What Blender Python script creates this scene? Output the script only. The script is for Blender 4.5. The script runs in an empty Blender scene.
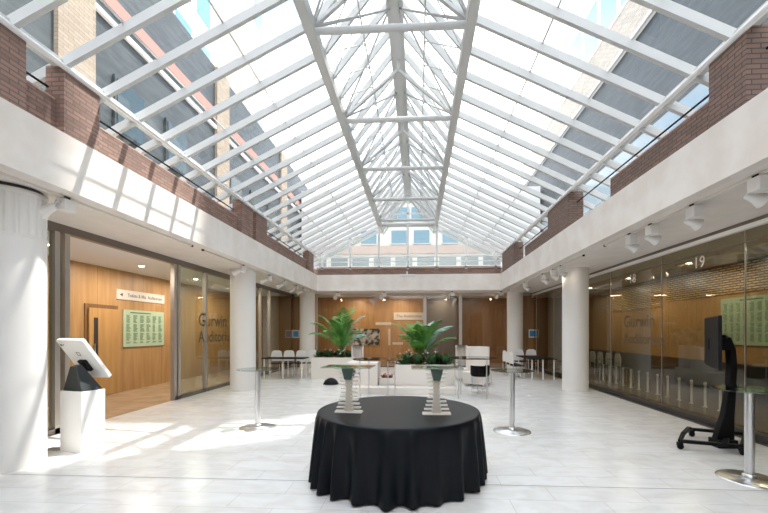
import bpy, math, random
from mathutils import Vector, Matrix
random.seed(7)
R = math.radians
SC = bpy.context.scene
COL = SC.collection
# ------------------------------------------------------------------ camera
YAW = 0.056
cam_d = bpy.data.cameras.new('camera'); cam = bpy.data.objects.new('camera', cam_d); COL.objects.link(cam)
cam.location = (0, 0, 1.65); cam.rotation_euler = (R(90), 0, YAW)
cam_d.sensor_width = 36; cam_d.lens = 385 / 768 * 36
cam_d.shift_x = -0.0155; cam_d.shift_y = 0.0977
cam_d.clip_end = 300
SC.camera = cam
SC.view_settings.view_transform = 'Standard'; SC.view_settings.look = 'None'
SC.view_settings.exposure = 1.5; SC.view_settings.gamma = 1; SC.view_settings.use_curve_mapping = False
# ------------------------------------------------------------------ sky and sun
w = bpy.data.worlds.new('sky'); SC.world = w; w.use_nodes = True
nt = w.node_tree; nt.nodes.clear()
o_ = nt.nodes.new('ShaderNodeOutputWorld'); bg = nt.nodes.new('ShaderNodeBackground')
tc = nt.nodes.new('ShaderNodeTexCoord'); nz = nt.nodes.new('ShaderNodeTexNoise'); cr = nt.nodes.new('ShaderNodeValToRGB')
nz.inputs['Scale'].default_value = 2.6; nz.inputs['Detail'].default_value = 6; nz.inputs['Roughness'].default_value = 0.6
cr.color_ramp.elements[0].position = 0.40; cr.color_ramp.elements[0].color = (0.30, 0.50, 0.82, 1)
cr.color_ramp.elements[1].position = 0.50; cr.color_ramp.elements[1].color = (1.0, 0.985, 0.965, 1)
nt.links.new(tc.outputs['Generated'], nz.inputs['Vector']); nt.links.new(nz.outputs['Fac'], cr.inputs['Fac'])
nt.links.new(cr.outputs['Color'], bg.inputs['Color']); nt.links.new(bg.outputs[0], o_.inputs[0])
bg.inputs['Strength'].default_value = 1.45
sd = bpy.data.lights.new('sun', 'SUN'); so = bpy.data.objects.new('sun', sd); COL.objects.link(so)
sd.energy = 3.6; sd.angle = R(0.9); sd.color = (1, 0.95, 0.88)
so.rotation_euler = Vector((-0.42, -0.25, -1)).to_track_quat('-Z', 'Y').to_euler(); so.location = (6, 8, 20)

# ------------------------------------------------------------------ helpers
def at(px, D):
    x = (px - 417.5) * D * math.cos(YAW) / 385
    return x, (D + x * math.sin(YAW)) / math.cos(YAW)
def zed(py, D): return 1.65 - (py - 331.5) * D / 385

class MB:
    def __init__(s): s.v = []; s.f = []; s.sm = []
    def add(s, vs, fs, smooth=False):
        n = len(s.v); s.v += [tuple(p) for p in vs]
        for f in fs: s.f.append(tuple(i + n for i in f)); s.sm.append(smooth)
    def box(s, x0, y0, z0, x1, y1, z1):
        s.add([(x0,y0,z0),(x1,y0,z0),(x1,y1,z0),(x0,y1,z0),(x0,y0,z1),(x1,y0,z1),(x1,y1,z1),(x0,y1,z1)],
              [(0,3,2,1),(4,5,6,7),(0,1,5,4),(1,2,6,5),(2,3,7,6),(3,0,4,7)]); return s
    def bar(s, a, b, w_, h, up=(0,0,1)):
        a = Vector(a); b = Vector(b); d = (b - a).normalized(); u = Vector(up)
        sx = d.cross(u)
        if sx.length < 1e-4: sx = d.cross(Vector((1,0,0)))
        sx.normalize(); uu = sx.cross(d).normalized()
        vs = []
        for p in (a, b):
            for i, j in ((-1,-1),(1,-1),(1,1),(-1,1)): vs.append(p + sx*i*w_/2 + uu*j*h/2)
        s.add(vs, [(0,1,2,3),(7,6,5,4),(0,4,5,1),(1,5,6,2),(2,6,7,3),(3,7,4,0)]); return s
    def tube(s, pts, r, n=10, cap=True):
        pts = [Vector(p) for p in pts]; rs = r if isinstance(r, (list, tuple)) else [r]*len(pts)
        vs = []; fs = []; prev = None
        for k, p in enumerate(pts):
            d = (pts[min(k+1, len(pts)-1)] - pts[max(k-1, 0)]).normalized()
            if prev is None:
                a = d.cross(Vector((0,0,1)))
                if a.length < 1e-3: a = Vector((1,0,0))
            else: a = prev - d*prev.dot(d)
            a.normalize(); prev = a; b = d.cross(a)
            for i in range(n):
                t = 2*math.pi*i/n; vs.append(p + (a*math.cos(t) + b*math.sin(t))*rs[k])
        for k in range(len(pts)-1):
            for i in range(n):
                j = (i+1) % n; fs.append((k*n+i, k*n+j, (k+1)*n+j, (k+1)*n+i))
        s.add(vs, fs, True)
        if cap:
            s.add(vs[:n], [tuple(range(n))[::-1]]); s.add(vs[-n:], [tuple(range(n))])
        return s
    def lathe(s, prof, n=32, c=(0,0), smooth=True, M=None):
        vs = []; fs = []
        for r, z in prof:
            for i in range(n):
                t = 2*math.pi*i/n; p = Vector((c[0]+r*math.cos(t), c[1]+r*math.sin(t), z))
                vs.append(M @ p if M else p)
        for k in range(len(prof)-1):
            for i in range(n):
                j = (i+1) % n; fs.append((k*n+i, k*n+j, (k+1)*n+j, (k+1)*n+i))
        s.add(vs, fs, smooth)
        s.add(vs[:n], [tuple(range(n))[::-1]]); s.add(vs[-n:], [tuple(range(n))])
        return s
    def prism(s, pts, a, b, axis='y'):
        def P(p, q): return {'y': (p[0], q, p[1]), 'x': (q, p[0], p[1]), 'z': (p[0], p[1], q)}[axis]
        n = len(pts); vs = [P(p, a) for p in pts] + [P(p, b) for p in pts]
        s.add(vs, [tuple(range(n))[::-1], tuple(range(n, 2*n))] + [(i, (i+1)%n, n+(i+1)%n, n+i) for i in range(n)]); return s
    def build(s, name, m, parent=None, bevel=0, loc=None):
        me = bpy.data.meshes.new(name); me.from_pydata(s.v, [], s.f)
        me.polygons.foreach_set('use_smooth', s.sm)
        if m: me.materials.append(m)
        me.update(); o = bpy.data.objects.new(name, me); COL.objects.link(o)
        if parent: o.parent = parent
        if loc: o.location = loc
        if bevel:
            b = o.modifiers.new('b', 'BEVEL'); b.width = bevel; b.segments = 2; b.limit_method = 'ANGLE'; b.angle_limit = R(40)
        return o
def tag(o, label, cat, group=None, kind=None):
    o['label'] = label; o['category'] = cat
    if group: o['group'] = group
    if kind: o['kind'] = kind
    return o
def thing(name, label, cat, loc=(0,0,0), rz=0, group=None):
    o = bpy.data.objects.new(name, None); COL.objects.link(o); o.location = loc; o.rotation_euler = (0,0,rz); o.empty_display_size = .1
    return tag(o, label, cat, group)
def struct(name, mb, m, parent=None, **k):
    o = mb.build(name, m, parent, **k)
    if not parent: o['kind'] = 'structure'
    return o
def sempty(name, loc=(0,0,0)):
    o = bpy.data.objects.new(name, None); COL.objects.link(o); o['kind'] = 'structure'; o.location = loc; return o
def dup(root, loc, rz=0, label=None, group=None, scale=None):
    r = root.copy(); COL.objects.link(r); r.location = loc; r.rotation_euler = (0,0,rz)
    if label: r['label'] = label
    if group: r['group'] = group
    if scale: r.scale = scale
    for ch in list(root.children):
        c = ch.copy(); COL.objects.link(c); c.parent = r
        for g in list(ch.children):
            d = g.copy(); COL.objects.link(d); d.parent = c
    return r

# ------------------------------------------------------------------ materials
def mat(name, col, rough=0.5, metal=0, spec=0.5, **k):
    m = bpy.data.materials.new(name); m.use_nodes = True; b = m.node_tree.nodes['Principled BSDF']
    b.inputs['Base Color'].default_value = (*col, 1); b.inputs['Roughness'].default_value = rough
    b.inputs['Metallic'].default_value = metal; b.inputs['Specular IOR Level'].default_value = spec
    for kk, v in k.items(): b.inputs[kk.replace('_', ' ')].default_value = v
    return m
def nodes(m): return m.node_tree.nodes, m.node_tree.links, m.node_tree.nodes['Principled BSDF']
def speckle(m, c2, scale=6, fac=(0.4, 0.65), coords='Object', stretch=(1,1,1), detail=5, bump=0):
    N, L, b = nodes(m); tc = N.new('ShaderNodeTexCoord'); mp = N.new('ShaderNodeMapping'); mp.inputs['Scale'].default_value = stretch
    nz = N.new('ShaderNodeTexNoise'); nz.inputs['Scale'].default_value = scale; nz.inputs['Detail'].default_value = detail
    r = N.new('ShaderNodeValToRGB'); r.color_ramp.elements[0].position = fac[0]; r.color_ramp.elements[1].position = fac[1]
    r.color_ramp.elements[0].color = b.inputs['Base Color'].default_value[:]; r.color_ramp.elements[1].color = (*c2, 1)
    L.new(tc.outputs[coords], mp.inputs[0]); L.new(mp.outputs[0], nz.inputs['Vector']); L.new(nz.outputs['Fac'], r.inputs[0]); L.new(r.outputs[0], b.inputs['Base Color'])
    if bump:
        bp = N.new('ShaderNodeBump'); bp.inputs['Strength'].default_value = bump; bp.inputs['Distance'].default_value = .01
        L.new(nz.outputs['Fac'], bp.inputs['Height']); L.new(bp.outputs[0], b.inputs['Normal'])
    return m
def brickmat(name, c1, c2, mortar, rough=0.9, bw=0.19, bh=0.055, ms=0.007):
    m = mat(name, c1, rough); N, L, b = nodes(m)
    g = N.new('ShaderNodeNewGeometry'); s = N.new('ShaderNodeSeparateXYZ'); a = N.new('ShaderNodeMath'); a.operation = 'ADD'
    c = N.new('ShaderNodeCombineXYZ'); br = N.new('ShaderNodeTexBrick')
    L.new(g.outputs['Position'], s.inputs[0]); L.new(s.outputs[0], a.inputs[0]); L.new(s.outputs[1], a.inputs[1])
    L.new(a.outputs[0], c.inputs[0]); L.new(s.outputs[2], c.inputs[1]); L.new(c.outputs[0], br.inputs['Vector'])
    br.inputs['Scale'].default_value = 1; br.inputs['Color1'].default_value = (*c1,1); br.inputs['Color2'].default_value = (*c2,1)
    br.inputs['Mortar'].default_value = (*mortar,1); br.inputs['Mortar Size'].default_value = ms
    br.inputs['Brick Width'].default_value = bw; br.inputs['Row Height'].default_value = bh; br.inputs['Bias'].default_value = -.1
    L.new(br.outputs['Color'], b.inputs['Base Color'])
    return m
def glassmat(name, tint=(0.93,0.97,0.96), extra=0.0, rough=0.0):
    m = bpy.data.materials.new(name); m.use_nodes = True; N = m.node_tree.nodes; L = m.node_tree.links; N.clear()
    o = N.new('ShaderNodeOutputMaterial'); mx = N.new('ShaderNodeMixShader'); t = N.new('ShaderNodeBsdfTransparent'); g = N.new('ShaderNodeBsdfGlossy')
    t.inputs[0].default_value = (*tint, 1); g.inputs['Roughness'].default_value = rough
    f = N.new('ShaderNodeLayerWeight'); f.inputs['Blend'].default_value = 0.5
    p = N.new('ShaderNodeMath'); p.operation = 'POWER'; p.inputs[1].default_value = 5
    a = N.new('ShaderNodeMath'); a.operation = 'MULTIPLY_ADD'; a.inputs[1].default_value = .9; a.inputs[2].default_value = .04 + extra; a.use_clamp = True
    L.new(f.outputs['Facing'], p.inputs[0])
    L.new(p.outputs[0], a.inputs[0]); L.new(a.outputs[0], mx.inputs[0]); L.new(t.outputs[0], mx.inputs[1]); L.new(g.outputs[0], mx.inputs[2]); L.new(mx.outputs[0], o.inputs[0])
    return m
def emis(name, col, st):
    m = mat(name, col); b = m.node_tree.nodes['Principled BSDF']; b.inputs['Emission Color'].default_value = (*col,1); b.inputs['Emission Strength'].default_value = st; return m

M = {}
M['plaster'] = speckle(mat('plaster', (0.80,0.73,0.67), 0.8), (0.84,0.78,0.72), 3)
M['beam'] = speckle(mat('beam_render', (0.77,0.70,0.64), 0.75), (0.84,0.79,0.74), 2.2, bump=.1)
M['column'] = mat('column_paint', (0.84,0.81,0.78), 0.45)
M['white'] = mat('white_gloss', (0.84,0.83,0.81), 0.35)
M['planter'] = mat('planter_white', (0.82,0.76,0.70), 0.5)
M['steel'] = mat('painted_steel', (0.57,0.57,0.56), 0.45)
M['bronze'] = mat('bronze_frame', (0.20,0.17,0.15), 0.35, 0.6)
M['silver'] = mat('satin_frame', (0.50,0.46,0.42), 0.35, 0.7)
M['chrome'] = mat('chrome', (0.72,0.72,0.73), 0.3, 1)
M['black'] = mat('black_plastic', (0.006,0.006,0.007), 0.5, 0, 0.2)
M['dark'] = mat('dark_strip', (0.05,0.042,0.038), 0.4)
M['brick'] = brickmat('red_brick', (0.34,0.205,0.16), (0.23,0.135,0.105), (0.15,0.125,0.11))
M['brick2'] = brickmat('brown_brick', (0.20,0.13,0.105), (0.27,0.17,0.13), (0.09,0.075,0.07))
M['cap'] = mat('brick_capping', (0.52,0.36,0.30), 0.8)
M['glass'] = glassmat('clear_glass', (0.84,0.90,0.87), 0.06)
M['glassR'] = glassmat('facade_glass', (0.70,0.71,0.64), 0.035)
M['glassB'] = glassmat('far_glass', (0.92,0.88,0.82), 0.0)
M['roofglass'] = glassmat('roof_glass', (0.93,0.965,0.98), 0.0)
M['topglass'] = glassmat('table_glass', (0.70,0.82,0.77), 0.08)
# floor
fm = mat('stone_floor', (0.74,0.73,0.71), 0.28); N, L, b = nodes(fm); M['floor'] = fm
tc = N.new('ShaderNodeTexCoord'); mp = N.new('ShaderNodeMapping'); br = N.new('ShaderNodeTexBrick'); nz = N.new('ShaderNodeTexNoise'); mx = N.new('ShaderNodeMixRGB')
mp.inputs['Rotation'].default_value = (0,0,R(0)); L.new(tc.outputs['Object'], mp.inputs[0]); L.new(mp.outputs[0], br.inputs['Vector'])
br.inputs['Scale'].default_value = 1; br.inputs['Brick Width'].default_value = 0.9; br.inputs['Row Height'].default_value = 0.32
br.inputs['Mortar Size'].default_value = 0.004; br.inputs['Color1'].default_value = (0.77,0.755,0.735,1); br.inputs['Color2'].default_value = (0.735,0.72,0.70,1); br.inputs['Mortar'].default_value = (0.60,0.58,0.56,1); br.inputs['Bias'].default_value = -.3
nz.inputs['Scale'].default_value = 3; nz.inputs['Detail'].default_value = 8; nz.inputs['Distortion'].default_value = 1.0
mp2 = N.new('ShaderNodeMapping'); mp2.inputs['Scale'].default_value = (.8,1.6,1); L.new(tc.outputs['Object'], mp2.inputs[0]); L.new(mp2.outputs[0], nz.inputs['Vector'])
cr = N.new('ShaderNodeValToRGB'); cr.color_ramp.elements[0].color = (0.90,0.885,0.865,1); cr.color_ramp.elements[1].color = (1,1,1,1); cr.color_ramp.elements[0].position=.35; cr.color_ramp.elements[1].position=.6
L.new(nz.outputs['Fac'], cr.inputs[0]); mx.blend_type = 'MULTIPLY'; mx.inputs[0].default_value = 1
L.new(br.outputs['Color'], mx.inputs[1]); L.new(cr.outputs[0], mx.inputs[2]); L.new(mx.outputs[0], b.inputs['Base Color'])
rr = N.new('ShaderNodeMapRange'); rr.inputs['To Min'].default_value = .20; rr.inputs['To Max'].default_value = .30; L.new(nz.outputs['Fac'], rr.inputs[0]); L.new(rr.outputs[0], b.inputs['Roughness'])
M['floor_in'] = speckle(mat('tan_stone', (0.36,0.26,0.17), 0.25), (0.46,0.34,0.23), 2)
# wood
def woodmat(name, c1, c2, rough=0.4):
    m = mat(name, c1, rough); N, L, b = nodes(m)
    tc = N.new('ShaderNodeTexCoord'); mp = N.new('ShaderNodeMapping'); mp.inputs['Scale'].default_value = (5,5,.5)
    nz = N.new('ShaderNodeTexNoise'); nz.inputs['Scale'].default_value = 1.6; nz.inputs['Detail'].default_value = 7
    r = N.new('ShaderNodeValToRGB'); r.color_ramp.elements[0].color = (*c1,1); r.color_ramp.elements[1].color = (*c2,1); r.color_ramp.elements[0].position=.3; r.color_ramp.elements[1].position=.7
    L.new(tc.outputs['Object'], mp.inputs[0]); L.new(mp.outputs[0], nz.inputs['Vector']); L.new(nz.outputs['Fac'], r.inputs[0])
    # panel seams every 1.2 m
    s = N.new('ShaderNodeSeparateXYZ'); a = N.new('ShaderNodeMath'); a.operation='ADD'; d = N.new('ShaderNodeMath'); d.operation='DIVIDE'; d.inputs[1].default_value=1.22
    fr = N.new('ShaderNodeMath'); fr.operation='FRACT'; lt = N.new('ShaderNodeMath'); lt.operation='LESS_THAN'; lt.inputs[1].default_value=.008
    L.new(tc.outputs['Object'], s.inputs[0]); L.new(s.outputs[0], a.inputs[0]); L.new(s.outputs[1], a.inputs[1]); L.new(a.outputs[0], d.inputs[0]); L.new(d.outputs[0], fr.inputs[0]); L.new(fr.outputs[0], lt.inputs[0])
    mx = N.new('ShaderNodeMixRGB'); mx.inputs[2].default_value = (c1[0]*.4, c1[1]*.4, c1[2]*.4, 1); L.new(lt.outputs[0], mx.inputs[0]); L.new(r.outputs[0], mx.inputs[1]); L.new(mx.outputs[0], b.inputs['Base Color'])
    return m
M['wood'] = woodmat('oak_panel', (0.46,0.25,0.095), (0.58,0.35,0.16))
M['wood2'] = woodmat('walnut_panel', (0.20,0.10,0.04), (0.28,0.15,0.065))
M['doorwood'] = woodmat('door_veneer', (0.50,0.27,0.09), (0.60,0.35,0.14))
M['cloth'] = mat('black_cloth', (0.004,0.0055,0.008), 0.42, 0, 0.18, Sheen_Weight=0.0)
M['leaf'] = speckle(mat('palm_leaf', (0.06,0.20,0.03), 0.45), (0.16,0.40,0.07), 3)
M['leaf2'] = speckle(mat('broad_leaf', (0.03,0.09,0.03), 0.5), (0.10,0.22,0.08), 8)
M['leafsun'] = speckle(mat('sunlit_leaf', (0.20,0.42,0.30), 0.5), (0.45,0.65,0.52), 6)  # sunlit look of a few fronds, put into the leaf colour
M['stem'] = mat('palm_stem', (0.12,0.13,0.05), 0.7)
M['red'] = mat('petal_red', (0.45,0.05,0.05), 0.6)
M['petal'] = mat('petal_white', (0.8,0.75,0.7), 0.6)
M['soil'] = mat('soil', (0.04,0.03,0.02), 1)
M['lamp'] = emis('lamp_glow', (1,0.86,0.66), 14)
M['blue'] = mat('screen_blue', (0.01,0.22,0.55), 0.4)
M['signwhite'] = mat('sign_white', (0.78,0.72,0.66), 0.5)
M['ink'] = mat('ink', (0.05,0.05,0.05), 0.6)
M['inkb'] = mat('ink_bronze', (0.06,0.045,0.03), 0.5)
M['inkg'] = mat('ink_green', (0.10,0.22,0.12), 0.6)
M['board'] = mat('board_green', (0.50,0.62,0.44), 0.5)

# ================================================================== the setting
XL, XR = -4.33, 3.50        # inner faces of the beams
ZS, ZB, ZP, ZE, ZU, ZR = 3.40, 4.09, 4.50, 4.95, 6.30, 7.68
YF, YB = -3.0, 16.4
GL, GR, YW = -5.85, 5.25, 17.75
struct('floor', MB().box(GL, YF, -.12, 5.0, YW, 0), M['floor'])
struct('floor_channel', MB().box(5.0, YF, -.12, GR+.04, YW, .004), M['dark'])
struct('trim_1', MB().box(5.12, YF, 0.004, 5.2, YW, .10), M['dark'])
struct('trim_2', MB().box(-3.8, 4.19, 0.0, 5.0, 4.20, .0012).box(-5.8, 4.19, 0, -3.8, 4.20, .0012), mat('joint', (0.22,0.21,0.20), .8))
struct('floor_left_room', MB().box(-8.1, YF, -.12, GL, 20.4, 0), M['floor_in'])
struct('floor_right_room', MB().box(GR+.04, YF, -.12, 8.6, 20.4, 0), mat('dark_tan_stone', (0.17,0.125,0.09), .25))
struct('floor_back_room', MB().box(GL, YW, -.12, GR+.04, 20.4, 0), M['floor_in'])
# slabs above the aisles (soffit is their underside)
struct('ceiling_left', MB().box(-8.3, YF, ZS+.002, XL-.12, 20.6, ZB-.02), M['plaster'])
struct('ceiling_right', MB().box(XR+.12, YF, ZS+.002, 8.8, 20.6, ZB-.02), M['plaster'])
struct('ceiling_back', MB().box(XL-.12, YB+.12, ZS+.002, XR+.12, 20.6, ZB-.02), M['plaster'])
struct('beam_left', MB().box(XL-.12, YF, ZS-.0, XL, YB+.12, ZB), M['beam'])
struct('beam_right', MB().box(XR, YF, ZS-.0, XR+.12, YB+.12, ZB), M['beam'])
struct('beam_back', MB().box(XL, YB, ZS, XR, YB+.12, ZB), M['beam'])
struct('wall_behind', MB().box(-8.3, YF-.2, -.12, 8.8, YF, ZB).box(XL, YF-.2, ZB, XR, YF, ZE), M['plaster'])

# parapets and piers
def piers(side, lows, highs, m, name):
    s = -1 if side == 'L' else 1
    x0 = XL+.0 if s < 0 else XR
    mb = MB()
    a, b_ = (x0-.30, x0-.01) if s < 0 else (x0+.01, x0+.30)
    for y0, y1 in lows: mb.box(a-.04 if s<0 else a+.11, y0, ZB-.03, b_-.11 if s<0 else b_+.04, y1, ZP)
    for y0, y1 in highs: mb.box(a+.05 if s<0 else a, y0, ZB, b_ if s<0 else b_+.06, y1, ZE-.02)
    return struct(name, mb, m)
piers('L', [(YF,1.2),(4.04,4.5),(5.03,9.3),(9.95,10.15),(10.9,15.2)], [(1.2,4.04),(4.5,5.03),(9.3,9.95),(10.15,10.9),(15.2,15.9)], M['brick'], 'wall_left_parapet')
piers('R', [(YF,1.2),(4.85,7.45),(10.6,13.2)], [(1.2,2.2),(4.32,4.85),(9.2,10.6),(14.3,16.2)], M['brick2'], 'wall_right_parapet')
struct('trim_3', MB().box(XL-.35, 5.04, ZP, XL-.115, 9.29, ZP+.02).box(XL-.35, 10.91, ZP, XL-.115, 15.19, ZP+.02).box(XL-.35,4.05,ZP,XL-.115,4.49,ZP+.02), M['cap'])
struct('trim_4', MB().box(XR+.115, 4.86, ZP, XR+.35, 7.44, ZP+.02).box(XR+.115, 10.61, ZP, XR+.35, 13.19, ZP+.02), M['cap'])
struct('wall_back_parapet', MB().box(XL, YB+.03, ZB, XR, YB+.3, 4.34), M['brick'])
struct('trim_5', MB().box(XL, YB, 4.34, XR, YB+.34, 4.42), M['cap'])

# clerestory glazing outside the parapets
for n_, sx in ((1, -1), (2, 1)):
    x = XL-.75 if sx < 0 else XR+.75
    zt = ZE - .5*.75 + .02
    wr = struct('window_%d' % n_, MB().box(x-.004, YF, ZB, x+.004, YW-.1, zt), M['glass'])
    fr = MB(); fr.box(x-.03, YF, zt-.05, x+.03, YW-.1, zt+.02); fr.box(x-.02, YF, ZB+.02, x+.02, YW-.1, ZB+.09)
    y = -2.4
    while y < YW-.2: fr.box(x-.025, y-.03, ZB, x+.025, y+.03, zt); y += 1.245
    fr.build('window_frame', M['white'], wr)
    xr_ = XL-.22 if sx < 0 else XR+.22
    rl = MB(); rl.tube([(xr_, 4.0, ZP+.17), (xr_, 16.0, ZP+.17)], .014, 8); rl.build('rail', M['black'], wr)

# ------------------------------------------------------------------ the glazed roof
XC = (XL+XR)/2; XE = (XR-XL)/2 + .03; HP = 1.20
roof = sempty('roof')
Y0, DY = 5.78, .6225
def slope_z(dx): return ZE + (ZU-ZE)/(XE-HP)*(XE-dx)      # dx = |x-XC|
for s in (-1, 1):
    nm = 'eave_beam'
    xe = XC + s*XE
    MB().box(min(xe, xe+s*.12), YF, ZE-.03, max(xe, xe+s*.12), YB+1.2, ZE+.05).build(nm, M['steel'], roof)
    MB().tube([(xe-s*.03, YF, ZE-.05), (xe-s*.03, YB+.2, ZE-.05)], .035, 10).build('eave_rail', M['white'], roof)
    MB().box(XC+s*HP-.075, YF, ZU-.17, XC+s*HP+.075, YB+1.2, ZU+.05).build('purlin', M['steel'], roof, bevel=.012)
    # glass skins
    xo = XE + .75
    g = MB(); g.add([(XC+s*xo, YF, slope_z(xo)+.10), (XC+s*HP, YF, ZU+.10), (XC+s*HP, YB+1.2, ZU+.10), (XC+s*xo, YB+1.2, slope_z(xo)+.10)], [(0,1,2,3)])
    g.build('roof_glass', M['roofglass'], roof)
    g = MB(); g.add([(XC+s*(HP+.0), YF, ZU+.13), (XC+s*.06, YF, ZR+.12), (XC+s*.06, YB+1.2, ZR+.12), (XC+s*(HP+.0), YB+1.2, ZU+.13)], [(0,1,2,3)])
    g.build('lantern_glass', M['roofglass'], roof)
MB().box(XC-.15, YF, ZR-.14, XC+.15, YB+1.2, ZR+.04).box(XC-.07, YF, ZR-.2, XC+.07, YB+1.2, ZR-.14).build('ridge_beam', M['steel'], roof)
sl = math.atan((ZU-ZE)/(XE-HP))
for j in range(-12, 20):
    y = Y0 + DY*j
    if y < -1.8: continue
    for s in (-1, 1):
        xo = XE+.7
        MB().bar((XC+s*xo, y, slope_z(xo)+.03), (XC+s*(HP+.05), y, slope_z(HP+.05)+.03), .062, .12).build('rafter', M['steel'], roof)
        MB().bar((XC+s*(HP-.02), y, ZU+.02), (XC+s*.10, y, ZR-.03), .05, .11).build('lantern_rafter', M['steel'], roof)
# cross bars of the panes
for s in (-1, 1):
    for f in (.28, .62):
        dx = XE + (HP-XE)*f
        MB().bar((XC+s*dx, YF, slope_z(dx)+.09), (XC+s*dx, YB+1.1, slope_z(dx)+.09), .02, .02).build('glazing_bar', M['steel'], roof)
# ties with diagonals and rods
for k in range(-2, 5):
    y = 5.76 + 2.49*k
    t = MB().tube([(XC-HP, y, ZU-.1), (XC+HP, y, ZU-.1)], .055, 10); t.build('tie', M['steel'], roof)
    d = MB()
    for s in (-1, 1):
        d.bar((XC+s*(HP-.05), y, ZU-.02), (XC, y, ZR-.42), .07, .05)
        d.tube([(XC+s*HP, y, ZU-.05), (XC+s*.1, y+1.245, ZR-.15)], .022, 6)
        d.tube([(XC+s*HP, y+2.49, ZU-.05), (XC+s*.1, y+1.245, ZR-.15)], .022, 6)
        for q in range(4):
            a = (XC+s*HP*.96, y+q*DY, ZU+.0); b_ = (XC+s*HP*.45, y+(q+1)*DY, ZU+.62)
            d.tube([a, b_], .011, 5)
            a = (XC+s*HP*.96, y+(q+1)*DY, ZU+.0); b_ = (XC+s*HP*.45, y+q*DY, ZU+.62)
            d.tube([a, b_], .011, 5)
        d.tube([(XC+s*HP*.45, y, ZU+.62), (XC+s*HP*.45, y+2.49, ZU+.62)], .014, 6)
    d.tube([(XC, y, ZR-.45), (XC, y, ZR-.15)], .03, 8)
    d.build('brace', M['steel'], roof)
# gable end glazing
YG = 17.2
gab = sempty('window_3')
g = MB(); g.add([(XC-XE-.1, YG+.03, ZB), (XC+XE+.1, YG+.03, ZB), (XC+XE+.1, YG+.03, ZE), (XC+HP, YG+.03, ZU), (XC, YG+.03, ZR), (XC-HP, YG+.03, ZU), (XC-XE-.1, YG+.03, ZE)], [(0,1,2,3,4,5,6)])
g.build('pane', M['glass'], gab)
for k in range(-3, 4):
    x = XC + k*1.235; dx = abs(x-XC)
    zt = slope_z(dx)-.02 if dx > HP else ZU
    p = MB().box(x-.045, YG-.8, ZB+.22, x+.045, YG-.72, min(zt, ZU-.1)); p.box(x-.045, YG-.72, min(zt, ZU-.1)-.08, x+.045, YG, min(zt, ZU-.1)); p.build('mullion', M['white'], gab)
MB().box(XC-XE, YG-.82, ZP+.32, XC+XE, YG-.74, ZP+.37).box(XC-XE, YG-.82, ZP+.12, XC+XE, YG-.76, ZP+.15).build('transom', M['white'], gab)
MB().tube([(XC-HP, YG-.6, ZU-.05), (XC+HP, YG-.6, ZU-.05)], .09, 12).build('gable_beam', M['steel'], gab)
MB().box(XC-HP, YG-.64, ZU+.4, XC+HP, YG-.58, ZU+.45).box(XC-.03, YG-.64, ZU, XC+.03, YG-.58, ZR-.1).build('gable_bar', M['white'], gab)

# ------------------------------------------------------------------ columns
def column(px, D, label, R_=.342, fluted=False):
    x, y = at(px, D)
    t = thing('column', label, 'column', (x, y, 0), 0, 'round white columns along the hall')
    if not fluted:
        MB().lathe([(R_,0),(R_,ZS+.001)], 48).build('shaft', M['column'], t); return
    MB().lathe([(R_,0),(R_,ZS-.62)], 48).build('shaft', M['column'], t)
    # fluted neck
    n = 96; vs = []; fs = []
    for z in (ZS-.58, ZS-.10):
        for i in range(n):
            a = 2*math.pi*i/n; r = R_ - (.012 if i % 4 in (1, 2) else 0)
            vs.append((r*math.cos(a), r*math.sin(a), z))
    for i in range(n): fs.append((i, (i+1)%n, n+(i+1)%n, n+i))
    nk = MB(); nk.add(vs, fs); nk.lathe([(R_,ZS-.62),(R_+.008,ZS-.61),(R_+.008,ZS-.585),(R_,ZS-.58)], 48)
    nk.lathe([(R_-.015,ZS-.58),(R_-.015,ZS-.1)], 48).lathe([(R_+.0,ZS-.10),(R_+.01,ZS-.09),(R_+.01,ZS-.045),(R_-.02,ZS-.04)], 48)
    nk.build('fluted_neck', M['column'], t)
    MB().lathe([(R_-.03,ZS-.04),(R_-.03,ZS+.001)], 48).build('shadow_gap', M['dark'], t)
column(10, 4.75, 'thick white round column cut by the frame edge, beside the white kiosk plinth', fluted=True)
column(243, 10.95, 'white round column standing beside the lettered glass wall')
column(307.3, 17.5, 'white round column at the far corner, before the wood wall by the planter')
column(575.3, 10.8, 'white round column beside the dark glass wall on the sign-lettered side')
column(515, 17.2, 'white round column at the far corner, beside the blue picture and long table')

# ------------------------------------------------------------------ left glass wall
def ypx(px, x):       # y on plane x seen at px
    D = x*385/((px-417.5)*math.cos(YAW)); return (D + x*math.sin(YAW))/math.cos(YAW)
ZH = 3.27
wl = sempty('window_4')
ya, yb = ypx(66, GL), ypx(173, GL)
MB().box(GL-.06, YF, ZH, GL+.06, YW, ZS).build('head_rail', M['bronze'], wl)
MB().box(GL-.05, YF, 0, GL+.05, ya, .09).box(GL-.05, yb, 0, GL+.05, YW, .09).build('sill_rail', M['bronze'], wl)
MB().box(GL-.006, YF, .09, GL+.006, ya-.1, ZH).build('pane', M['glass'], wl)
ys = [yb, ypx(205, GL), ypx(234, GL), ypx(260, GL), 14.9, YW]
for i in range(5): MB().box(GL-.006, ys[i]+.03, .09, GL+.006, ys[i+1]-.03, ZH).build('pane', M['glass'], wl)
for y in [ya-.02, ya-.20, yb+.02, yb+.18] + ys[1:5]:
    MB().box(GL-.05, y-.045, 0, GL+.05, y+.045, ZH).build('mullion', M['silver'], wl)
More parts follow.
